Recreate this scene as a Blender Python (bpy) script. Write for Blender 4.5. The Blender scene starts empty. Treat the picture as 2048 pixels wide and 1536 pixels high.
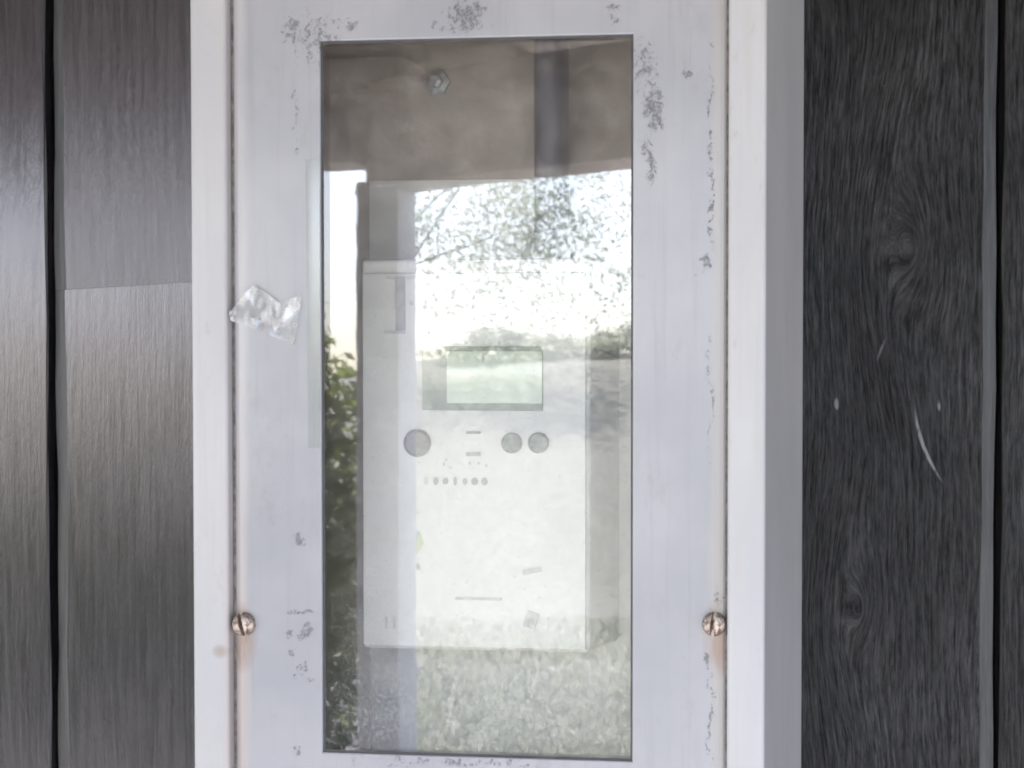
import bpy, bmesh, math, random
import numpy as np
from mathutils import Vector, Matrix
R = math.radians
sc = bpy.context.scene
col = sc.collection

# ------------------------------------------------------------------ camera
cam = bpy.data.cameras.new('camera')
camo = bpy.data.objects.new('camera', cam); col.objects.link(camo)
camo.location = (0.27, -0.78, 1.55)
camo.rotation_euler = (R(88.3827), R(-0.3292), R(7.0671))
cam.sensor_width = 36.0; cam.sensor_fit = 'HORIZONTAL'
cam.lens = 61.535; cam.shift_x = -0.3901; cam.shift_y = 0.09086
cam.clip_start = 0.02; cam.clip_end = 2000
sc.camera = camo

# ------------------------------------------------------------------ light
SUN_EL, SUN_AZ = 52.0, 205.0          # degrees; azimuth clockwise from +Y
w = bpy.data.worlds.new('World'); sc.world = w; w.use_nodes = True
wn = w.node_tree.nodes; wl = w.node_tree.links
bgn = wn['Background']
sky = wn.new('ShaderNodeTexSky'); sky.sky_type = 'NISHITA'; sky.sun_disc = False
sky.sun_elevation = R(SUN_EL); sky.sun_rotation = R(SUN_AZ)
sky.air_density = 0.7; sky.dust_density = 2.6; sky.ozone_density = 1.9; sky.altitude = 50
wl.new(sky.outputs[0], bgn.inputs[0]); bgn.inputs[1].default_value = 0.15
sun = bpy.data.lights.new('sun', 'SUN'); sun.energy = 4.5; sun.angle = R(1.5); sun.color = (1, .97, .93)
suno = bpy.data.objects.new('sun', sun); col.objects.link(suno)
sd = Vector((math.sin(R(SUN_AZ)) * math.cos(R(SUN_EL)), math.cos(R(SUN_AZ)) * math.cos(R(SUN_EL)), math.sin(R(SUN_EL))))
suno.rotation_euler = (-sd).to_track_quat('-Z', 'Y').to_euler()
vs = sc.view_settings
vs.view_transform = 'Standard'; vs.look = 'None'; vs.gamma = 1; vs.use_curve_mapping = False
vs.exposure = 2.88
sc.render.filter_size = 1.9; sc.cycles.filter_width = 1.9
sc.render.engine = 'CYCLES'
sc.cycles.use_denoising = True
sc.cycles.max_bounces = 10; sc.cycles.diffuse_bounces = 4; sc.cycles.glossy_bounces = 5
sc.cycles.transparent_max_bounces = 16
sc.cycles.sample_clamp_indirect = 20

# ------------------------------------------------------------------ helpers
def tag(o, label=None, cat=None, group=None, kind=None):
    if label: o['label'] = label
    if cat: o['category'] = cat
    if group: o['group'] = group
    if kind: o['kind'] = kind
    return o
def empty(name, loc, label, cat, rz=0):
    o = bpy.data.objects.new(name, None); col.objects.link(o)
    o.location = loc; o.rotation_euler = (0, 0, rz); o.empty_display_size = .02
    return tag(o, label, cat)
def link(name, me, mat, parent=None, loc=(0, 0, 0)):
    o = bpy.data.objects.new(name, me); col.objects.link(o)
    if mat and not me.materials: me.materials.append(mat)
    o.location = loc
    if parent: o.parent = parent
    return o
def mesh(verts, faces, smooth=False):
    me = bpy.data.meshes.new('m'); me.from_pydata([tuple(v) for v in verts], [], faces); me.validate()
    bm = bmesh.new(); bm.from_mesh(me); bmesh.ops.recalc_face_normals(bm, faces=bm.faces); bm.to_mesh(me); bm.free()
    if smooth:
        me.shade_smooth(); me.set_sharp_from_angle(angle=R(32))
    return me
def raw(verts, faces):
    me = bpy.data.meshes.new('m'); me.from_pydata(verts, [], faces); return me
def box(x0, x1, y0, y1, z0, z1, bev=0, seg=2):
    bm = bmesh.new(); bmesh.ops.create_cube(bm, size=1)
    for v in bm.verts:
        v.co = ((x0 + x1) / 2 + v.co.x * (x1 - x0), (y0 + y1) / 2 + v.co.y * (y1 - y0), (z0 + z1) / 2 + v.co.z * (z1 - z0))
    if bev: bmesh.ops.bevel(bm, geom=bm.edges[:], offset=bev, segments=seg, affect='EDGES', profile=.5)
    me = bpy.data.meshes.new('m'); bm.to_mesh(me); bm.free()
    if bev: me.shade_smooth(); me.set_sharp_from_angle(angle=R(40))
    return me
def sweep_rect(prof, x0, x1, z0, z1):
    """closed profile of (inset, y) swept round a rectangle with mitred corners"""
    n = len(prof); V = []; F = []
    for sx, sz in ((0, 0), (1, 0), (1, 1), (0, 1)):
        for i, y in prof:
            V.append(((x1 - i) if sx else (x0 + i), y, (z1 - i) if sz else (z0 + i)))
    for c in range(4):
        d = (c + 1) % 4
        for k in range(n):
            l = (k + 1) % n
            F.append((c * n + k, c * n + l, d * n + l, d * n + k))
    return mesh(V, F)
def lathe_y(prof, cx, cz, n=32, smooth=True):
    """profile of (radius, y) round the y axis through cx, cz"""
    V = []; F = []; m = len(prof)
    for k in range(n):
        a = 2 * math.pi * k / n
        for r, y in prof: V.append((cx + r * math.cos(a), y, cz + r * math.sin(a)))
    for k in range(n):
        l = (k + 1) % n
        for j in range(m - 1): F.append((k * m + j, k * m + j + 1, l * m + j + 1, l * m + j))
    F.append([k * m for k in range(n)][::-1]); F.append([k * m + m - 1 for k in range(n)])
    return mesh(V, F, smooth)
def tube(pts, r, n=16):
    V = []; F = []
    P = [Vector(p) for p in pts]
    for i, p in enumerate(P):
        t = (P[min(i + 1, len(P) - 1)] - P[max(i - 1, 0)]).normalized()
        a = t.cross(Vector((0.13, 1, .07))).normalized(); b = t.cross(a)
        rr = r[i] if isinstance(r, (list, tuple)) else r
        for k in range(n):
            q = 2 * math.pi * k / n; V.append(p + a * rr * math.cos(q) + b * rr * math.sin(q))
    for i in range(len(P) - 1):
        for k in range(n):
            l = (k + 1) % n; F.append((i * n + k, i * n + l, (i + 1) * n + l, (i + 1) * n + k))
    F.append(list(range(n))); F.append([(len(P) - 1) * n + k for k in range(n)])
    return mesh(V, F, True)

# ------------------------------------------------------------------ node helpers
class NT:
    def __init__(s, name):
        s.m = bpy.data.materials.new(name); s.m.use_nodes = True
        s.t = s.m.node_tree; s.n = s.t.nodes; s.l = s.t.links
        s.b = s.n['Principled BSDF']; s.o = s.n['Material Output']
    def put(s, sock, v):
        if hasattr(v, 'is_linked') or isinstance(v, bpy.types.NodeSocket): s.l.new(v, sock)
        elif isinstance(v, (tuple, list)) and len(v) == 3 and sock.type == 'RGBA': sock.default_value = (*v, 1)
        else: sock.default_value = v
    def coord(s, kind='Object'):
        return s.n.new('ShaderNodeTexCoord').outputs[kind]
    def mapv(s, v, scale=(1, 1, 1), loc=(0, 0, 0), rot=(0, 0, 0)):
        m = s.n.new('ShaderNodeMapping'); s.put(m.inputs[0], v)
        m.inputs['Scale'].default_value = scale; m.inputs['Location'].default_value = loc; m.inputs['Rotation'].default_value = rot
        return m.outputs[0]
    def noise(s, v, scale, detail=4, rough=.55, dist=0):
        n = s.n.new('ShaderNodeTexNoise'); s.put(n.inputs['Vector'], v)
        n.inputs['Scale'].default_value = scale; n.inputs['Detail'].default_value = detail
        n.inputs['Roughness'].default_value = rough; n.inputs['Distortion'].default_value = dist
        return n.outputs[0]
    def voro(s, v, scale, feat='F1'):
        n = s.n.new('ShaderNodeTexVoronoi'); n.feature = feat; s.put(n.inputs['Vector'], v); n.inputs['Scale'].default_value = scale
        return n.outputs
    def math(s, op, a, b=0.0, c=0.0, clamp=False):
        n = s.n.new('ShaderNodeMath'); n.operation = op; n.use_clamp = clamp
        s.put(n.inputs[0], a); s.put(n.inputs[1], b)
        if op in ('MULTIPLY_ADD', 'WRAP', 'COMPARE'): s.put(n.inputs[2], c)
        return n.outputs[0]
    def ramp(s, f, a, b, lo=0.0, hi=1.0):
        n = s.n.new('ShaderNodeMapRange'); n.interpolation_type = 'SMOOTHSTEP'
        s.put(n.inputs[0], f); n.inputs[1].default_value = a; n.inputs[2].default_value = b
        n.inputs[3].default_value = lo; n.inputs[4].default_value = hi
        return n.outputs[0]
    def mix(s, f, a, b):
        n = s.n.new('ShaderNodeMix'); n.data_type = 'RGBA'
        s.put(n.inputs[0], f); s.put(n.inputs[6], a); s.put(n.inputs[7], b)
        return n.outputs[2]
    def sep(s, v):
        n = s.n.new('ShaderNodeSeparateXYZ'); s.put(n.inputs[0], v); return n.outputs
    def bump(s, h, strength=.3, dist=.001, normal=None):
        n = s.n.new('ShaderNodeBump'); s.put(n.inputs['Height'], h)
        n.inputs['Strength'].default_value = strength; n.inputs['Distance'].default_value = dist
        if normal is not None: s.l.new(normal, n.inputs['Normal'])
        return n.outputs[0]
    def set(s, **k):
        names = dict(color='Base Color', rough='Roughness', metal='Metallic', spec='Specular IOR Level', normal='Normal',
                     coat='Coat Weight', coat_rough='Coat Roughness', sub='Subsurface Weight')
        for a, v in k.items(): s.put(s.b.inputs[names[a]], v)
        return s.m
def ellipse_mask(t, X, Z, L):
    acc = None
    for cx, cz, rx, rz, st in L:
        a = t.math('MULTIPLY', t.math('SUBTRACT', X, cx), 1 / rx)
        b = t.math('MULTIPLY', t.math('SUBTRACT', Z, cz), 1 / rz)
        d = t.math('ADD', t.math('MULTIPLY', a, a), t.math('MULTIPLY', b, b))
        m = t.math('MULTIPLY', t.math('SUBTRACT', 1.0, d, clamp=True), st)
        acc = m if acc is None else t.math('MAXIMUM', acc, m)
    return acc

CHIPS = [(-0.0672, 0.3557, 0.01575, 0.01785, 0.75), (-0.0793, 0.3601, 0.0063, 0.00945, 0.9), (-0.0041, 0.3656, 0.01155, 0.0084, 1.15), (-0.0062, 0.3601, 0.0189, 0.00294, 0.8), (0.0763, 0.3252, 0.00546, 0.01302, 1.15), (0.0746, 0.3039, 0.00462, 0.01785, 0.8), (0.0725, 0.3425, 0.00945, 0.01575, 0.75), (0.0892, 0.3382, 0.00294, 0.00336, 1.2), (-0.0774, 0.1465, 0.00336, 0.00294, 1.25), (-0.077, 0.1147, 0.01008, 0.00147, 1.5), (-0.0744, 0.1076, 0.00714, 0.00714, 0.95), (-0.0809, 0.1062, 0.00189, 0.00336, 1.5), (-0.0793, 0.099, 0.00189, 0.00189, 1.4), (-0.0709, 0.0864, 0.00189, 0.00189, 1.3), (-0.076, 0.091, 0.00546, 0.0063, 0.8), (-0.054, 0.362, 0.00378, 0.00378, 1.0), (-0.0779, 0.3246, 0.0021, 0.0315, 0.62), (0.0594, 0.3642, 0.00462, 0.0063, 0.9), (0.0992, 0.0987, 0.00189, 0.00357, 1.6), (0.0973, 0.2619, 0.00252, 0.00546, 1.0), (0.1027, 0.1249, 0.00336, 0.00714, 1.4), (-0.0111, 0.0537, 0.0693, 0.00252, 0.75), (-0.0784, 0.0569, 0.00294, 0.00462, 0.9), (0.1001, 0.3076, 0.00126, 0.063, 0.8), (0.1, 0.2099, 0.00105, 0.0504, 0.6), (0.1009, 0.0764, 0.00126, 0.0273, 0.9)]

def mat_door():
    t = NT('door_paint'); c = t.coord(); S = t.sep(c); X, Y, Z = S[0], S[1], S[2]
    big = t.noise(c, 14, 3); fine = t.noise(c, 900, 3, .6); mid = t.noise(t.mapv(c, (1, 1, .25)), 130, 4)
    col_ = t.mix(t.ramp(big, .35, .65), (.245, .248, .268), (.28, .28, .298))
    col_ = t.mix(t.math('MULTIPLY', t.ramp(mid, .5, .75), .25), col_, (.24, .237, .24))
    # faint rain streaks and grime
    st_ = t.noise(t.mapv(c, (1, 1, .035), (2, 6, 1)), 190, 4, .65)
    col_ = t.mix(t.math('MULTIPLY', t.ramp(st_, .50, .72), .30), col_, (.205, .20, .20))
    gm = t.noise(t.mapv(c, (1, 1, .6), (8, 2, 3)), 48, 6, .75)
    col_ = t.mix(t.math('MULTIPLY', t.ramp(gm, .56, .74), .28), col_, (.20, .19, .18))
    # beige dirt right, rust low left, sky sheen painted pale on left fold
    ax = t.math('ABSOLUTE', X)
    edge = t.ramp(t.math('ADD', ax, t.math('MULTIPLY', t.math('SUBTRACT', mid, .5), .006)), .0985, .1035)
    low = t.ramp(Z, .22, .06)
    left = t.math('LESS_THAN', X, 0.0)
    rust = t.math('MULTIPLY', t.math('MULTIPLY', edge, low), left)
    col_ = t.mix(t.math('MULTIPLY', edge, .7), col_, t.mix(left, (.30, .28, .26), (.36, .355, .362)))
    col_ = t.mix(t.math('MULTIPLY', rust, .75), col_, (.315, .268, .25))
    scr = ellipse_mask(t, X, Z, [(-.1035, .104, .008, .016, 1.2), (.1035, .108, .007, .018, 1.2)])
    col_ = t.mix(t.math('MULTIPLY', scr, t.ramp(mid, .3, .6), clamp=True), col_, (.24, .18, .15))
    # chips in the paint
    wx = t.math('MULTIPLY_ADD', t.noise(c, 120, 4, .7), .012, -.006); wz = t.math('MULTIPLY_ADD', t.noise(t.mapv(c, (1, 1, 1), (7, 3, 5)), 120, 4, .7), .014, -.007)
    mk = ellipse_mask(t, t.math('ADD', X, wx), t.math('ADD', Z, wz), [(a_, b_, c_, d_, min(.95, e_ * .88)) for a_, b_, c_, d_, e_ in CHIPS])
    sp = t.noise(t.mapv(c, (1, 1, .8), (3, 1, 2)), 380, 6, .82, .5)
    chip = t.ramp(t.math('ADD', sp, t.math('MULTIPLY', mk, .27)), .66, .71)
    chip = t.math('MULTIPLY', chip, t.ramp(mk, .02, .15))
    stray = t.ramp(t.noise(t.mapv(c, (1, 1, 1), (9, 4, 1)), 260, 3, .6), .735, .76)
    chip = t.math('MAXIMUM', chip, t.math('MULTIPLY', stray, .5))
    col_ = t.mix(t.math('MULTIPLY', chip, t.ramp(fine, .35, .6, .4, .8)), col_, (.065, .065, .075))
    h = t.math('SUBTRACT', t.math('MULTIPLY', fine, .12), chip)
    h = t.math('ADD', h, t.math('MULTIPLY', t.noise(c, 60, 2), .5))
    nb = t.bump(h, .35, .0004)
    return t.set(color=col_, rough=t.math('MULTIPLY_ADD', chip, .35, .25), spec=.5, normal=nb)
def mat_rim():
    t = NT('rim_paint'); c = t.coord(); S = t.sep(c); X, Z = S[0], S[2]
    big = t.noise(t.mapv(c, (1, 1, .3)), 26, 4); streak = t.noise(t.mapv(c, (1, 1, .04)), 320, 3)
    col_ = t.mix(t.ramp(big, .3, .7), (.315, .312, .322), (.36, .357, .363))
    col_ = t.mix(t.math('MULTIPLY', t.ramp(streak, .45, .75), .5), col_, (.32, .31, .295))
    inner = t.ramp(t.math('ABSOLUTE', X), .1115, .1075)
    low = t.ramp(Z, .22, .05)
    rust = t.math('MULTIPLY', t.math('MULTIPLY', inner, t.math('MULTIPLY_ADD', low, .7, .12)), t.math('LESS_THAN', X, 0.0))
    col_ = t.mix(rust, col_, (.33, .285, .268))
    smud = t.math('MULTIPLY', t.ramp(t.noise(t.mapv(c, (1, 1, .5), (4, 1, 8)), 95, 6, .75), .58, .72), .35)
    col_ = t.mix(smud, col_, (.24, .225, .21))
    spot = ellipse_mask(t, X, Z, [(-.1112, .0985, .0042, .0035, 1.0)])
    col_ = t.mix(t.math('MULTIPLY', spot, .75), col_, (.22, .18, .15))
    nb = t.bump(t.math('ADD', t.noise(c, 700, 3), t.math('MULTIPLY', t.noise(c, 70, 2), 2.0)), .2, .0002)
    return t.set(color=col_, rough=.38, normal=nb)
def mat_simple(name, color, rough=.5, var=.15, scale=60, spec=.5, bump=.1, metal=0):
    t = NT(name); c = t.coord(); n = t.noise(c, scale, 4)
    dark = tuple(v * (1 - var) for v in color); lite = tuple(min(1, v * (1 + var)) for v in color)
    return t.set(color=t.mix(t.ramp(n, .3, .7), dark, lite), rough=rough, spec=spec, metal=metal,
                 normal=t.bump(t.noise(c, scale * 8, 3), bump, .0005))
def mat_pane(name, ior=1.6, rough=0.0, dirt=.05):
    """thin clear sheet: Fresnel mirror over straight see-through, with a film of dust"""
    t = NT(name); t.n.remove(t.b)
    c = t.coord()
    geo = t.n.new('ShaderNodeNewGeometry'); fr = t.n.new('ShaderNodeFresnel')
    t.put(fr.inputs['IOR'], t.math('MULTIPLY_ADD', geo.outputs['Backfacing'], 1 / ior - ior, ior))
    gl = t.n.new('ShaderNodeBsdfGlossy'); gl.inputs['Roughness'].default_value = rough; gl.inputs['Color'].default_value = (1, 1, 1, 1)
    wav = t.math('ADD', t.noise(c, 22, 2), t.math('MULTIPLY', t.noise(c, 380, 3), .012))
    nb = t.bump(wav, .035, .0006); t.l.new(nb, gl.inputs['Normal'])
    tr = t.n.new('ShaderNodeBsdfTransparent'); tr.inputs[0].default_value = (.955, .965, .955, 1)
    df = t.n.new('ShaderNodeBsdfDiffuse'); df.inputs[0].default_value = (.55, .53, .5, 1)
    dust = t.math('MULTIPLY', t.ramp(t.noise(c, 90, 5, .65), .35, .8), dirt)
    spk = t.math('MULTIPLY', t.ramp(t.noise(c, 420, 3, .6), .66, .74), dirt * 2.5)
    if dirt > .03:
        S = t.sep(c)
        em = ellipse_mask(t, S[0], S[2], [(-.046, .072, .030, .034, 1.0), (-.050, .10, .016, .06, .7), (.02, .068, .075, .026, .75)])  # specks at left; broad low band paints the mirrored grass speckle
        sp2 = t.ramp(t.noise(c, 900, 3, .65), .48, .68)
        spk = t.math('ADD', spk, t.math('MULTIPLY', t.math('MULTIPLY', em, sp2), .17))
    m1 = t.n.new('ShaderNodeMixShader'); t.put(m1.inputs[0], t.math('ADD', dust, spk, clamp=True)); t.l.new(tr.outputs[0], m1.inputs[1]); t.l.new(df.outputs[0], m1.inputs[2])
    fac = fr.outputs[0]
    if dirt < .03:      # reflection faded at the left and bottom to leave a soft glare
        S = t.sep(c)
        fac = t.math('MULTIPLY', fac, t.math('MULTIPLY', t.ramp(S[0], -.0737, -.0700), t.ramp(S[2], .185, .235)))
    m2 = t.n.new('ShaderNodeMixShader'); t.put(m2.inputs[0], fac); t.l.new(m1.outputs[0], m2.inputs[1]); t.l.new(gl.outputs[0], m2.inputs[2])
    t.l.new(m2.outputs[0], t.o.inputs[0])
    return t.m
def mat_plank(name, base, rough, grain, seed, sheen_var=.1, spec=.5):
    t = NT(name); c0 = t.coord()
    oi = t.n.new('ShaderNodeObjectInfo')
    add = t.n.new('ShaderNodeVectorMath'); add.operation = 'ADD'; t.l.new(c0, add.inputs[0])
    cmb = t.n.new('ShaderNodeCombineXYZ'); t.put(cmb.inputs[0], t.math('MULTIPLY', oi.outputs['Random'], 7)); t.put(cmb.inputs[2], t.math('MULTIPLY', oi.outputs['Random'], 23 + seed))
    t.l.new(cmb.outputs[0], add.inputs[1]); c = add.outputs[0]
    warp = t.noise(t.mapv(c, (1, 1, .35)), 14, 3)
    wc = t.n.new('ShaderNodeCombineXYZ'); t.put(wc.inputs[0], t.math('MULTIPLY', warp, .016 if grain > 1 else .012))
    if grain > 1:
        S0 = t.sep(c0); u = S0[0]
        for kx, kz, kr in ((.172, 1.630, .024), (.150, 1.468, .017)):
            dx = t.math('SUBTRACT', S0[0], kx); dz = t.math('MULTIPLY', t.math('SUBTRACT', S0[2], kz), .42)
            d = t.math('SQRT', t.math('ADD', t.math('MULTIPLY', dx, dx), t.math('MULTIPLY', dz, dz)))
            q = t.math('MULTIPLY', d, 1 / kr); g_ = t.math('POWER', 2.718, t.math('MULTIPLY', t.math('MULTIPLY', q, q), -1.0))
            u = t.math('ADD', u, t.math('MULTIPLY', t.math('MULTIPLY', g_, .72), t.math('SUBTRACT', d, dx)))
        cm2 = t.n.new('ShaderNodeCombineXYZ'); t.put(cm2.inputs[0], u); t.put(cm2.inputs[1], S0[1]); t.put(cm2.inputs[2], S0[2])
        ad3 = t.n.new('ShaderNodeVectorMath'); ad3.operation = 'ADD'; t.l.new(cm2.outputs[0], ad3.inputs[0]); t.l.new(cmb.outputs[0], ad3.inputs[1]); cg = ad3.outputs[0]
    else: cg = c
    a2 = t.n.new('ShaderNodeVectorMath'); a2.operation = 'ADD'; t.l.new(cg, a2.inputs[0]); t.l.new(wc.outputs[0], a2.inputs[1])
    g1 = t.noise(t.mapv(a2.outputs[0], (1, 1, .045)), 620 if grain > 1 else 420, 6, .74)
    g2 = t.noise(t.mapv(a2.outputs[0], (1, 1, .14)), 900, 4, .6)
    fleck = t.noise(t.mapv(c, (1, 1, .4), (5, 2, 3), (0, R(12), 0)), 330, 4, .6)
    big = t.noise(t.mapv(c, (1, 1, .5)), 11, 4, .6)
    lo = tuple(v * .45 for v in base); hi = tuple(v * 1.9 for v in base)
    col_ = t.mix(t.ramp(g1, .3, .72), lo, hi)
    col_ = t.mix(t.math('MULTIPLY', t.ramp(big, .45, .75), .5), col_, hi)
    scratch = t.ramp(fleck, .70, .76)
    col_ = t.mix(t.math('MULTIPLY', scratch, .35 * grain), col_, (.10, .10, .105))
    if grain > 1:
        S = t.sep(c0)
        sh_ = t.math('ADD', S[0], t.math('MULTIPLY_ADD', S[2], .42, -.42 * 1.54))
        bow = t.math('MULTIPLY', t.math('MULTIPLY', t.math('SUBTRACT', S[2], 1.54), t.math('SUBTRACT', S[2], 1.54)), 9.0)
        m_ = ellipse_mask(t, t.math('SUBTRACT', sh_, bow), S[2], [(.1795, 1.542, .0011, .0175, 1.3), (.1440, 1.5605, .0012, .0030, 1.5), (.1905, 1.5600, .0009, .0028, 1.0), (.1600, 1.585, .0008, .006, .5)])
        col_ = t.mix(t.math('MULTIPLY', m_, t.ramp(fleck, .25, .5), clamp=True), col_, (.16, .16, .165))
        light = t.ramp(t.noise(t.mapv(a2.outputs[0], (1, 1, .07), (2, 0, 4)), 640, 6, .75), .46, .70)
        patch = t.ramp(t.noise(t.mapv(c, (1, 1, .55), (1, 5, 2)), 16, 3), .38, .62)
        col_ = t.mix(t.math('MULTIPLY', t.math('MULTIPLY', light, patch), 1.0), col_, (.055, .054, .056))
    h = t.math('ADD', t.math('MULTIPLY', g1, 1.3), t.math('MULTIPLY', g2, .6))
    h = t.math('ADD', h, t.math('MULTIPLY', fleck, .35 if grain > 1 else .12))
    nb = t.bump(h, min(1, .55 * grain), .0012)
    rg = t.math('ADD', t.math('MULTIPLY', t.math('SUBTRACT', big, .5), sheen_var * 2), rough)
    rg = t.math('ADD', rg, t.math('MULTIPLY', t.math('SUBTRACT', g1, .5), .25 * grain))
    if grain < .35: t.b.inputs['Specular Tint'].default_value = (.95, .92, 1.0, 1)
    return t.set(color=col_, rough=rg, spec=t.ramp(t.math('ADD', t.math('MULTIPLY', g1, .6), t.math('MULTIPLY', g2, .4)), .36, .64, .07, spec) if grain > 1 else t.ramp(g1, .3, .6, spec * .8, spec), normal=nb)
def mat_leaf(name, a, b):
    t = NT(name); oi = t.n.new('ShaderNodeNewGeometry')
    c = t.mix(oi.outputs['Random Per Island'], a, b)
    t.set(color=c, rough=.5)
    tl = t.n.new('ShaderNodeBsdfTranslucent'); t.l.new(c, tl.inputs[0])
    m = t.n.new('ShaderNodeMixShader'); m.inputs[0].default_value = .6
    t.l.new(t.b.outputs[0], m.inputs[1]); t.l.new(tl.outputs[0], m.inputs[2]); t.l.new(m.outputs[0], t.o.inputs[0])
    return t.m
def mat_screw():
    t = NT('rusty_screw'); c = t.coord(); n = t.noise(c, 500, 4, .6)
    f = t.ramp(n, .42, .66)
    return t.set(color=t.mix(f, (.40, .335, .29), (.09, .058, .045)), metal=t.math('SUBTRACT', .9, t.math('MULTIPLY', f, .75)),
                 rough=t.math('MULTIPLY_ADD', f, .25, .42), normal=t.bump(n, .5, .0005))

M = dict(
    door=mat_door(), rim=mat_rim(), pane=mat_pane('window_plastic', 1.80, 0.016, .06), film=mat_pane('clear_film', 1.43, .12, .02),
    back=mat_simple('fibreboard', (.25, .215, .20), .75, .07, 40, .2, .3),
    plate=mat_simple('pale_brightening_plate', (.50, .485, .48), .6, .06, 30),
    shadow_line=mat_simple('dark_shadow_line', (.05, .05, .052), .7, .2, 90),
    inner=mat_simple('inner_grey', (.36, .35, .34), .6, .12, 40),
    seal=mat_simple('dirty_seal', (.15, .138, .13), .85, .35, 260, .2, .3),
    meter=mat_simple('meter_plastic', (.45, .441, .440), .38, .03, 30, .5, .04),
    print=mat_simple('grey_print', (.2, .195, .2), .6, .15, 300),
    faint=mat_simple('faint_print', (.31, .305, .31), .6, .1, 300),
    bezel=mat_simple('bezel_grey_green', (.20, .22, .20), .45, .12, 160),
    lcd=mat_simple('display_glass', (.46, .50, .44), .12, .05, 90, .5, 0),
    button=mat_simple('grey_button', (.10, .095, .092), .5, .25, 500),
    button2=mat_simple('green_grey_button', (.13, .152, .143), .5, .2, 500),
    conduit=mat_simple('dark_blue_grey_pvc', (.035, .037, .055), .4, .2, 50),
    bolt=mat_simple('zinc', (.28, .30, .32), .45, .3, 400, .5, .2, .7),
    screw=mat_screw(),
    beam=mat_simple('brown_timber', (.46, .405, .385), .7, .2, 12, .3, .4),
    soffit=mat_simple('brown_soffit', (.17, .135, .115), .75, .1, 9, .3, .3),
    post=mat_simple('grey_timber', (.74, .71, .71), .7, .08, 14, .3, .4),
    lawn=mat_simple('grass', (.20, .197, .172), .9, .25, 20, .2, .6),
    path=mat_simple('gravel_bed', (.26, .24, .245), .9, .4, 40, .2, .8),
    stone=mat_simple('gravel_stone', (.42, .39, .41), .8, .45, 7, .3, .3),
    paving=mat_simple('paving', (.27, .26, .262), .8, .2, 5, .3, .4),
    bark=mat_simple('bark', (.10, .08, .06), .9, .35, 20, .2, .8),
    leaf=mat_leaf('leaf_light', (.30, .33, .25), (.46, .48, .40)),
    blade=mat_leaf('grass_blade', (.25, .265, .20), (.36, .37, .30)),
    leaf2=mat_leaf('leaf_shrub', (.10, .13, .045), (.22, .25, .10)),
    leaf3=mat_leaf('leaf_hedge', (.10, .13, .07), (.20, .23, .14)),
    dark=mat_simple('tarred_backing', (.006, .006, .006), .9, .3, 40),
)
PL_LEFT = mat_plank('black_stain_glossy', (.014, .0130, .0145), .17, .20, 1, .04, 1.0)
PL_LEFT2 = mat_plank('black_stain_satin', (.016, .0146, .0155), .22, .30, 3, .05, .95)
PL_BEVEL = mat_plank('black_stain_planed_bevel', (.016, .0155, .0155), .42, .4, 7, .03, .5)
PL_RIGHT = mat_plank('black_stain_weathered', (.0070, .0066, .0069), .41, 1.6, 5, .18, .42)

# ------------------------------------------------------------------ ground (seen in the glass)
def sstep(a, b, v):
    q = min(1, max(0, (v - a) / (b - a))); return q * q * (3 - 2 * q)
def ground_z(x, y):
    return 2.72 * sstep(-11.5, -27, y) * sstep(-13.8, -10.6, x) + .05 * math.sin(x * .9 + 1) * math.sin(y * .7) * sstep(-8, -14, y)
gx = [-300, -120, -60, -35] + [-25 + k for k in range(46)] + [35, 60, 120, 300]
gy = [-300, -120, -70, -45] + [-34 + k for k in range(36)] + [12, 60, 300]
lawn = link('lawn', mesh([(x, y, ground_z(x, y)) for y in gy for x in gx],
    [(j * len(gx) + i, j * len(gx) + i + 1, (j + 1) * len(gx) + i + 1, (j + 1) * len(gx) + i) for j in range(len(gy) - 1) for i in range(len(gx) - 1)]), M['lawn'])
lawn.data.shade_smooth(); tag(lawn, kind='structure')
pv = link('patio', box(-5, 5, -2.95, .4, -.1, .06), M['paving']); tag(pv, kind='structure')
pa = np.array([(-3.05, -6.6), (-4.25, -10.2)]); wv = np.array((-1.15, .35))
pth = link('gravel_path', raw([(*pa[0], .004), (*pa[1], .004), (*(pa[1] + wv), .004), (*(pa[0] + wv), .004)], [(0, 1, 2, 3)]), M['path']); tag(pth, kind='structure')
rng = np.random.default_rng(4)
V = []; F = []
ico = [(0, 0, 1), (.9, 0, .2), (0, .9, .2), (-.9, 0, .2), (0, -.9, .2), (0, 0, -.6)]
icf = [(0, 1, 2), (0, 2, 3), (0, 3, 4), (0, 4, 1), (5, 2, 1), (5, 3, 2), (5, 4, 3), (5, 1, 4)]
for i in range(3600):
    a, b = rng.random(2); p = pa[0] + (pa[1] - pa[0]) * a + wv * b
    s = rng.uniform(.012, .032); th = rng.uniform(0, 6.3); sq = rng.uniform(.6, 1.4)
    o = len(V)
    for x, y, z in ico:
        x *= s * sq; y *= s; V.append((p[0] + x * math.cos(th) - y * math.sin(th), p[1] + x * math.sin(th) + y * math.cos(th), .012 + z * s * .7))
    F += [tuple(o + k for k in f) for f in icf]
gr_ = np.random.default_rng(12); GV = []; GF = []
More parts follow.
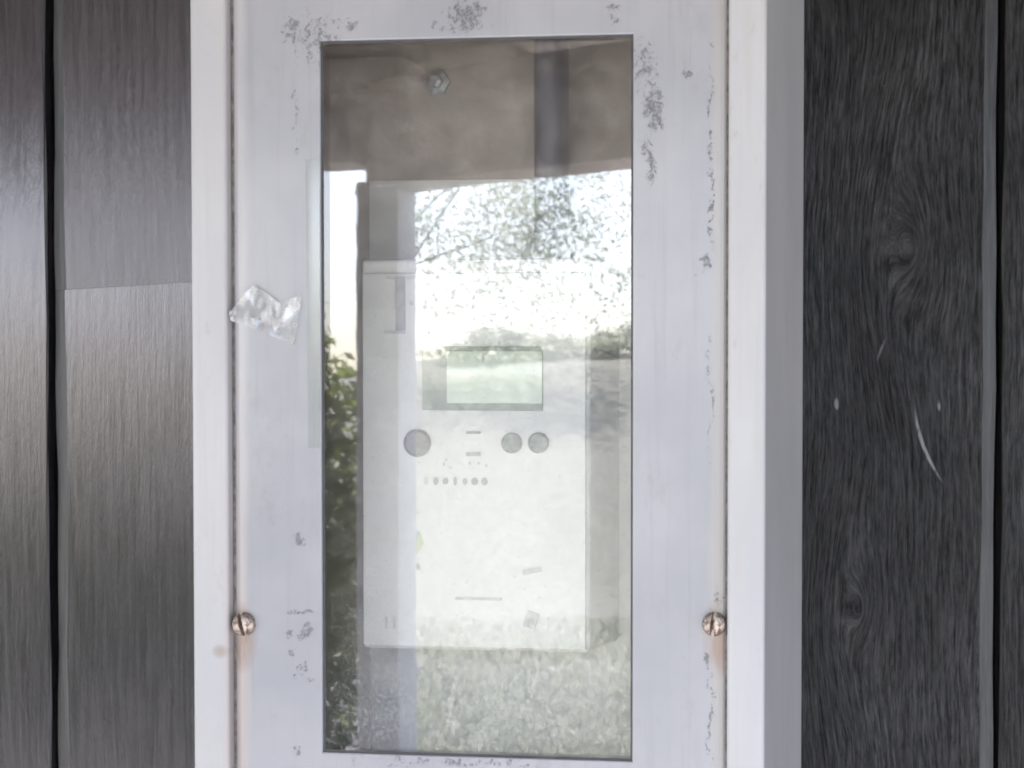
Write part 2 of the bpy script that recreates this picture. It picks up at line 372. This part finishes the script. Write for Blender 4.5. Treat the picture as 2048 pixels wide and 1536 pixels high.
for i in range(15000):
    y = -6.2 - 6.3 * gr_.random() ** 1.3; x = y * gr_.uniform(.20, .56)
    if y > -10.6 and x < pa[0][0] + (y - pa[0][1]) / (pa[1][1] - pa[0][1]) * (pa[1][0] - pa[0][0]): continue
    z = ground_z(x, y); h = gr_.uniform(.025, .075); a = gr_.uniform(0, 6.28); w2 = gr_.uniform(.006, .013); lx, ly = gr_.normal(0, .03, 2)
    o = len(GV); GV += [(x - w2 * math.cos(a), y - w2 * math.sin(a), z - .005), (x + w2 * math.cos(a), y + w2 * math.sin(a), z - .005), (x + lx, y + ly, z + h)]; GF.append((o, o + 1, o + 2))
gs = link('grass', raw(GV, GF), M['blade']); tag(gs, 'pale grass blades mirrored in the lower part of the window', 'grass', kind='stuff')
gv = link('gravel', raw(V, F), M['stone']); tag(gv, 'loose grey gravel on the path, mirrored in the window', 'gravel', kind='stuff')

# ------------------------------------------------------------------ wall of black boards
wall = empty('plank_wall', (0, 0, 0), 'black stained vertical plank wall behind the grey meter box', 'wall')
PITCH = .1511; G0 = -.2412
def plank(x0, x1, z0, z1, cl, cr, mat, fine, slant=0.0, z0s=0.0):
    """vertical board, outer face at y=0, chamfers cl / cr (width) on its long edges"""
    prof = lambda j: [(x0 + j[0], .018), (x0 + j[0], .0022 if cl else .0008), (x0 + max(cl, .0008) + j[1], 0), (x1 - max(cr, .0008) + j[2], 0), (x1 + j[3], .0022 if cr else .0008), (x1 + j[3], .018)]
    n = 70 if fine else 1
    rr = random.Random(int(x0 * 9000) + int(z0 * 100)); ph = [rr.uniform(0, 6) for _ in range(8)]
    V = []; F = []
    for k in range(n + 1):
        f = k / n
        j = [0] * 4
        if fine:
            z_ = z0 + (z1 - z0) * f
            j = [.00035 * math.sin(z_ * 31 + ph[i]) + .0003 * math.sin(z_ * 77 + ph[i + 4]) + rr.uniform(-.00012, .00012) for i in range(4)]
        for x, y in prof(j):
            zz = z0 + (z1 - z0) * f
            u = (x - x0) / (x1 - x0)
            zz += slant * (u - .5) * (f ** 8) + z0s * (u - .5) * ((1 - f) ** 8)
            V.append((x, y, zz))
    for k in range(n):
        for i in range(6):
            l = (i + 1) % 6; F.append((k * 6 + i, k * 6 + l, k * 6 + 6 + l, k * 6 + 6 + i))
    F.append(tuple(range(6))); F.append(tuple(n * 6 + i for i in range(6)))
    me = mesh(V, F); me.materials.append(mat); me.materials.append(PL_BEVEL)
    for p_ in me.polygons:
        nx, ny = p_.normal.x, p_.normal.y
        if .12 < abs(nx) < .9 and ny < -.3: p_.material_index = 1
    return link('plank', me, None, wall)
for i in range(-10, 14):
    a = G0 + PITCH * i + .0016; b = G0 + PITCH * (i + 1) - .0016
    left = i <= 0
    m = PL_LEFT if left else PL_RIGHT
    cl = .0065 if left else 0; cr = 0 if left else .0055
    if i == 1: cl = cr = 0
    vis = i in (-1, 0, 2, 3)
    if i == 0:
        plank(a, b, .08, 1.61695, cl, cr, PL_LEFT, True, slant=.008)
        plank(a, b, 1.6171, 2.25, cl, cr, PL_LEFT2, True, z0s=.008)
    else:
        plank(a, b, .08, 2.25, cl, cr, m, vis)
link('backing_board', box(-1.8, 1.95, .0186, .04, .06, 2.25), M['dark'], wall)

# ------------------------------------------------------------------ the meter box
ZB = 1.355
bx = empty('meter_box', (0, 0, ZB), 'pale grey painted metal meter box with a window, fixed to the black planks', 'meter box')
OX, H = .1236, .4115
def arc(cx, cy, r, a0, a1, n=4):
    return [(cx + r * math.cos(R(a0 + (a1 - a0) * k / n)), cy + r * math.sin(R(a0 + (a1 - a0) * k / n))) for k in range(n + 1)]
# housing: side walls, rounded front rim, folded lip and the ledge the door sits on
prof = [(0, 0)] + arc(.0016, -.0804, .0016, 180, 270) + arc(.0142, -.0804, .0016, 270, 360) + \
       [(.0158, -.0768), (.0245, -.0768), (.0245, -.0752), (.0015, -.0752), (.0015, 0)]
link('housing', sweep_rect(prof, -OX, OX, 0, H), M['rim'], bx)
link('back_panel', box(-.1218, .1218, -.0075, -.0012, .0018, H - .0018), M['back'], bx)
link('brightening_plate', box(-.0775, .1150, -.0092, -.0076, .012, 1.662 - ZB, .0006), M['plate'], bx)  # pale sheet added to brighten the back around the meter
link('seal', sweep_rect([(.01595, -.0766), (.01595, -.0772), (.0172, -.0775), (.0200, -.0773), (.0200, -.0766)], -OX, OX, 0, H), M['seal'], bx)
# door: sheet with rolled edges and the window opening
DX = .1062; dz0 = .1236 - DX; DH0, DH1 = dz0, H - dz0
wi = DX - .0674
dprof = [(0, -.0770), (0, -.0776)] + [(.0008, -.0781), (.0022, -.0785), (.0042, -.0788), (.0062, -.07893), (.0085, -.0790)] + \
        [(wi - .0006, -.0790), (wi - .00015, -.0788), (wi, -.0784), (wi, -.0779), (.004, -.0779), (.0012, -.0773), (.0012, -.0770)]
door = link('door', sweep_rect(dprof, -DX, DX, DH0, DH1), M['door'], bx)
zt0, zt1 = DH0 + wi, DH1 - wi
pane = link('window_pane', box(-.074, .074, -.0777, -.0749, zt0 - .006, zt1 + .006), M['pane'], door)
rt = random.Random(21); tv = []
for k in range(40):
    z = .185 + .121 * k / 39
    tv.append((-.0730 - .0006 * k / 39 + rt.uniform(-.0002, .0002), z))
tv = [(-.0676, .185)] + [(-.0676, .306)] + tv[::-1]
n_ = len(tv)
link('shadow_line', sweep_rect([(wi - .004, -.07788), (wi + .0010, -.07788), (wi + .0010, -.07772), (wi - .004, -.07772)], -DX, DX, DH0, DH1), M['shadow_line'], door)  # dark strip standing in for the shadow round the window opening
link('glare_film', mesh([(x, -.07908, z) for x, z in tv] + [(x, -.07920, z) for x, z in tv],
     [tuple(range(n_)), tuple(range(2 * n_ - 1, n_ - 1, -1))] + [(i, (i + 1) % n_, n_ + (i + 1) % n_, n_ + i) for i in range(n_)]), M['film'], door)  # thin film added to hint at hazy glare on the door
def screw(x, z, slot, dx):
    bm = bmesh.new()
    r = .0050; prof_ = [(r * .98, -.0785), (r, -.0798), (r * .94, -.0810), (r * .78, -.0819), (r * .5, -.0825), (r * .2, -.0828), (0.0001, -.0828)]
    me = lathe_y(prof_, 0, 0, 40)
    bm.from_mesh(me)
    # slot cut: push vertices near the diameter line down
    ca, sa = math.cos(slot), math.sin(slot)
    bmesh.ops.subdivide_edges(bm, edges=bm.edges[:], cuts=2, use_grid_fill=True)
    for v in bm.verts:
        d = v.co.x * ca + v.co.z * sa
        if abs(d) < .00075 and v.co.y < -.0795: v.co.y = -.0797
    bm.to_mesh(me); bm.free()
    for p_ in me.polygons: p_.use_smooth = False
    me.materials.append(M['screw'])
    o = link('screw', me, None, bx, (x, 0, z)); return o
screw(-.1018, 1.4650 - ZB, R(14), 0)
screw(.1021, 1.4690 - ZB, R(-8), 0)
link('fixing_bolt', lathe_y([(.0062, -.0076), (.0062, -.0092), (.0034, -.0094), (.0034, -.0125), (.0022, -.0133)], -.0449, 1.7065 - ZB, 6, False), M['bolt'], bx)

# ------------------------------------------------------------------ meter inside the box
mt = empty('electricity_meter', (0, 0, 1.4525), 'white plastic electricity meter with small display behind the window', 'meter')
mz = 1.4525
mb = link('body', box(-.0612, .0412, -.0535, -.0078, 0, 1.6218 - mz, .0022, 3), M['meter'], mt)
link('front_cover', box(-.0600, .0400, -.0552, -.0530, .0012, 1.6155 - mz, .0010, 2), M['meter'], mt)
fy = -.0552
def plate(name, x0, x1, z0, z1, h, mat, parent=mt, bev=0):
    return link(name, box(x0, x1, fy - h, fy + .0004, z0 - mz, z1 - mz, bev, 2), mat, parent)
bz = plate('display_bezel', -.0327, .0212, 1.5563, 1.5838, .0007, M['bezel'], mt, .0004)
plate('display', -.0215, .0210, 1.5594, 1.5818, .0010, M['lcd'], bz, .0003)
# embossed bracket mark top left
plate('bracket_mark', -.0446, -.0404, 1.5906, 1.6142, .0004, M['print'])
plate('bracket_mark', -.0490, -.0280, 1.6128, 1.6142, .00035, M['faint'])
plate('bracket_mark', -.0500, -.0404, 1.5892, 1.5906, .00035, M['faint'])
plate('print_dot', -.0382, -.0368, 1.6015, 1.6032, .0003, M['faint'])
for x, z, r, m in ((-.0349, 1.5421, .0060, 'button'), (.0075, 1.5424, .0045, 'button2'), (.0193, 1.5425, .0045, 'button2')):
    link('button', lathe_y([(r, fy + .0004), (r, fy - .0010), (r * .86, fy - .0016), (r * .80, fy - .0012), (r * .3, fy - .0011)], x, z - mz, 36), M[m], mt)
plate('print_dash', -.0130, -.0066, 1.5462, 1.5474, .0003, M['print'])
plate('print_dash', -.0130, -.0066, 1.5366, 1.5384, .0003, M['print'])
rr = random.Random(3)
for k in range(7):
    x = -.0325 + k * .00437
    d = rr.uniform(-.0003, .0003)
    me = lathe_y([(1, fy + .0004), (1, fy - .0003), (.2, fy - .00031)], 0, 0, 12, False)
    o = link('print_mark', me, M['faint'] if k == 0 else M['print'], mt, (x + .0014, 0, 1.52575 - mz)); o.scale = (.0012 + d * 1.2, 1, .0017 + rr.uniform(-.0003, .0003))
for x, z in ((-.0235, 1.5325), (-.0205, 1.5312), (-.0222, 1.5345), (-.0120, 1.5330), (-.0080, 1.5330), (-.0045, 1.5322)):
    plate('print_dot', x, x + .0010, z, z + .0010, .0003, M['faint'])
o = link('print_slash', box(-.0042, .0042, fy - .0003, fy + .0004, -.0012, .0012, 0), M['faint'], mt, (.0164, 0, 1.4876 - mz)); o.rotation_euler = (0, R(-12), 0)
o = link('print_square', box(-.0028, .0028, fy - .0003, fy + .0004, -.0036, .0036, 0), M['faint'], mt, (.0160, 0, 1.4664 - mz)); o.rotation_euler = (0, R(20), 0)
plate('print_line', -.0180, .0030, 1.4745, 1.4757, .0003, M['faint'])
plate('print_bar', -.0498, -.0487, 1.4613, 1.4667, .0003, M['faint']); plate('print_bar', -.0462, -.0451, 1.4613, 1.4667, .0003, M['faint'])

cd = empty('cable_conduit', (.0138, -.022, 1.62), 'dark blue grey cable conduit above the meter behind the window', 'conduit')
link('pipe', tube([(0, 0, 0), (0, 0, .06), (0, 0, .1405)], .0078, 20), M['conduit'], cd)
link('collar', tube([(0, 0, .001), (0, 0, .016)], .0096, 20), M['conduit'], cd)

# ------------------------------------------------------------------ scrap of torn clear tape on the door
def tape():
    base = (-.0915, -.0791, 1.596)
    outline = [(-.1071, 1.5970), (-.1015, 1.6035), (-.0965, 1.6085), (-.0905, 1.6052), (-.0855, 1.6010), (-.0800, 1.6030), (-.0752, 1.6040), (-.0770, 1.5935), (-.0789, 1.5835), (-.0880, 1.5868), (-.0975, 1.5905), (-.1068, 1.5935)]
    bm = bmesh.new()
    vs_ = [bm.verts.new((x - base[0], 0, z - base[2])) for x, z in outline]
    f = bm.faces.new(vs_); bmesh.ops.triangulate(bm, faces=[f])
    for _ in range(2): bmesh.ops.subdivide_edges(bm, edges=bm.edges[:], cuts=1, use_grid_fill=True)
    rnd = random.Random(8)
    folds = [(rnd.uniform(0, 3.14), rnd.uniform(-.012, .012), rnd.uniform(.4, 1)) for _ in range(9)]
    for v in bm.verts:
        h = 0
        for a, d, s in folds:
            q = v.co.x * math.cos(a) + v.co.z * math.sin(a) - d
            h += s * .0011 * max(0, 1 - abs(q) / .0032)
        k = 1.0 if v.co.x < 0 else max(.12, 1 - v.co.x / .008)
        v.co.y = -.0003 - (h + .0011 * rnd.random()) * k
    me = bpy.data.meshes.new('m'); bm.to_mesh(me); bm.free()
    t = NT('clear_tape_scrap')
    t.set(color=(.42, .42, .43), rough=.14, spec=1.0, coat=1.0, coat_rough=.06)
    tr = t.n.new('ShaderNodeBsdfTransparent'); mx = t.n.new('ShaderNodeMixShader')
    n = t.noise(t.coord(), 160, 3)
    t.put(mx.inputs[0], t.ramp(n, .35, .7, .12, .62)); t.l.new(tr.outputs[0], mx.inputs[1]); t.l.new(t.b.outputs[0], mx.inputs[2]); t.l.new(mx.outputs[0], t.o.inputs[0])
    o = link('tape_scrap', me, t.m, None, base)
    sm = o.modifiers.new('thick', 'SOLIDIFY'); sm.thickness = .00012
    tag(o, 'crumpled scrap of shiny clear tape stuck on the door left of the window', 'tape')
tape()

# ------------------------------------------------------------------ porch in front of the wall (seen in the glass)
px, py = -1.15, -2.6
po = link('porch_post', box(-.043, .043, -.043, .043, 0, 1.95, .006), M['post'], None, (px, py, .06)); tag(po, 'square grey timber porch post mirrored left of centre in the window', 'post')
lb = link('porch_beam', box(-2.6, .06, -.05, .05, 0, .20, .006), M['beam'], None, (px, py, 2.045)); tag(lb, 'brown porch beam mirrored at the upper left of the window', 'beam')
rb = link('porch_beam', box(0, 4.6, -.05, .05, 0, .20, .006), M['beam'], None, (px, py, 2.0)); rb.rotation_euler = (0, 0, R(27)); tag(rb, 'slanting brown porch beam mirrored across the top of the window', 'beam')
ro = empty('porch_roof', (0, 0, 2.25), 'brown boarded porch ceiling mirrored at the top of the window', 'roof')
for k in range(18):
    y1 = -.004 - k * .155; y0 = y1 - .150
    # right end follows the slanting beam
    xr = 3.6 if y0 > -.3 else min(3.6, px + (y0 - py) / math.tan(R(27)) + .25) if y0 > py else px + .25
    link('soffit_board', box(-3.75, xr, y0, y1, 0 + .002 * (k % 3), .02), M['soffit'], ro)
link('roof_deck', raw([(-3.8, .1, .03), (-3.8, -2.85, .03), (px + .3, -2.85, .03), (3.9, -.2, .03), (3.9, .1, .03), (-3.8, .1, .06), (-3.8, -2.85, .06), (px + .3, -2.85, .06), (3.9, -.2, .06), (3.9, .1, .06)],
     [(0, 1, 2, 3, 4), (9, 8, 7, 6, 5), (0, 5, 6, 1), (1, 6, 7, 2), (2, 7, 8, 3), (3, 8, 9, 4), (4, 9, 5, 0)]), M['beam'], ro)

# ------------------------------------------------------------------ planting (seen in the glass)
def leaves(n, c, rad, size, seed, hollow=.3, boxy=False, clumps=0):
    g = np.random.default_rng(seed); V = np.zeros((n * 4, 3)); i = 0
    cl = None
    if clumps:
        d = g.normal(size=(clumps, 3)); d /= np.linalg.norm(d, axis=1)[:, None]; cl = d * (g.random((clumps, 1)) ** .45) * np.array(rad)
    while i < n:
        if boxy: p = g.uniform(-1, 1, 3) * np.array(rad)
        elif clumps:
            p = cl[g.integers(clumps)] + g.normal(size=3) * np.array(rad) * .13
        else:
            d = g.normal(size=3); d /= np.linalg.norm(d); p = d * (hollow + (1 - hollow) * g.random() ** .5) * np.array(rad) * (1 + .12 * math.sin(d[0] * 9) * math.cos(d[2] * 7))
        p = p + np.array(c)
        a = g.normal(size=3); a /= np.linalg.norm(a); b = np.cross(a, g.normal(size=3)); b /= np.linalg.norm(b)
        s = size * g.uniform(.6, 1.4)
        V[i * 4:i * 4 + 4] = [p - a * s, p - b * s * .45, p + a * s, p + b * s * .45]; i += 1
    return raw(V.tolist(), [(k * 4, k * 4 + 1, k * 4 + 2, k * 4 + 3) for k in range(n)])
tr = empty('tree', (-10.1, -23, ground_z(-10.1, -23) - .05), 'loose leafy tree against white sky mirrored in the window', 'tree')
link('trunk', tube([(0, 0, 0), (.05, 0, 1.0), (.0, .1, 2.0), (.1, .1, 3.2), (.1, 0, 4.6)], [.15, .12, .10, .07, .03], 10), M['bark'], tr)
for k, (dx, dy, z) in enumerate(((2.2, .2, 3.2), (2.4, -.3, 2.4), (1.5, .3, 3.0), (1.2, 1.0, 3.9), (1.3, -.9, 3.5))):
    link('limb', tube([(.05, .05, 1.2 + .3 * k), (dx * .5, dy * .5, z - .5), (dx, dy, z)], [.02, .011, .005], 7), M['bark'], tr)
link('crown', leaves(6000, (1.95, 0, 2.1), (1.95, 1.3, 1.9), .042, 3, clumps=170), M['leaf'], tr)
for k, (x, y, h_, r_) in enumerate(((-3.12, -5.9, 2.1, .55), (-4.35, -6.9, 1.25, .62), (-5.6, -7.3, 1.2, .65), (-7.0, -8.2, 1.2, .7))):  # the three low shrubs are added to darken reflections in the left planks
    sh = empty('shrub', (x, y, 0), ('tall green shrub mirrored along the left edge of the window', 'low green shrub added beside the tall one to darken the glossy left planks',
               'third green shrub from the window, added to darken the glossy left planks', 'farthest low green shrub, added out of view to darken the glossy left planks')[k], 'shrub'); sh['group'] = 'shrubs along the garden bed'
    link('foliage', leaves(12000 if k == 0 else 4000, (0, 0, h_ / 2), (r_, r_, h_ / 2), .030 if k == 0 else .055, 5 + k, .2), M['leaf2'], sh)
    for q in range(4):
        a = q * 1.7; link('stem', tube([(.05 * math.cos(a), .05 * math.sin(a), 0), (.2 * math.cos(a), .2 * math.sin(a), h_ * .45), (.3 * math.cos(a), .3 * math.sin(a), h_ * .75)], [.025, .018, .008], 7), M['bark'], sh)
for k, (x, y, rx_, rz_) in enumerate(((-9.35, -24.6, .9, .30), (-7.95, -25.0, 1.0, .22), (-6.75, -24.8, .8, .36))):
    b_ = empty('bush', (x, y, ground_z(x, y) - .05), ('low pale bush on the grass bank mirrored above the left end of the meter display',
        'low pale bush on the grass bank mirrored above the middle of the meter display', 'low pale bush on the grass bank mirrored at the right edge of the window')[k], 'bush')
    b_['group'] = 'low bushes on the grass bank'
    link('foliage', leaves(2600, (0, 0, rz_ * .8), (rx_, .6, rz_), .038, 30 + k, .1, clumps=40), M['leaf'], b_)
    link('stem', tube([(0, 0, 0), (.03, 0, rz_ * .6), (.06, .02, rz_)], [.03, .02, .008], 7), M['bark'], b_)
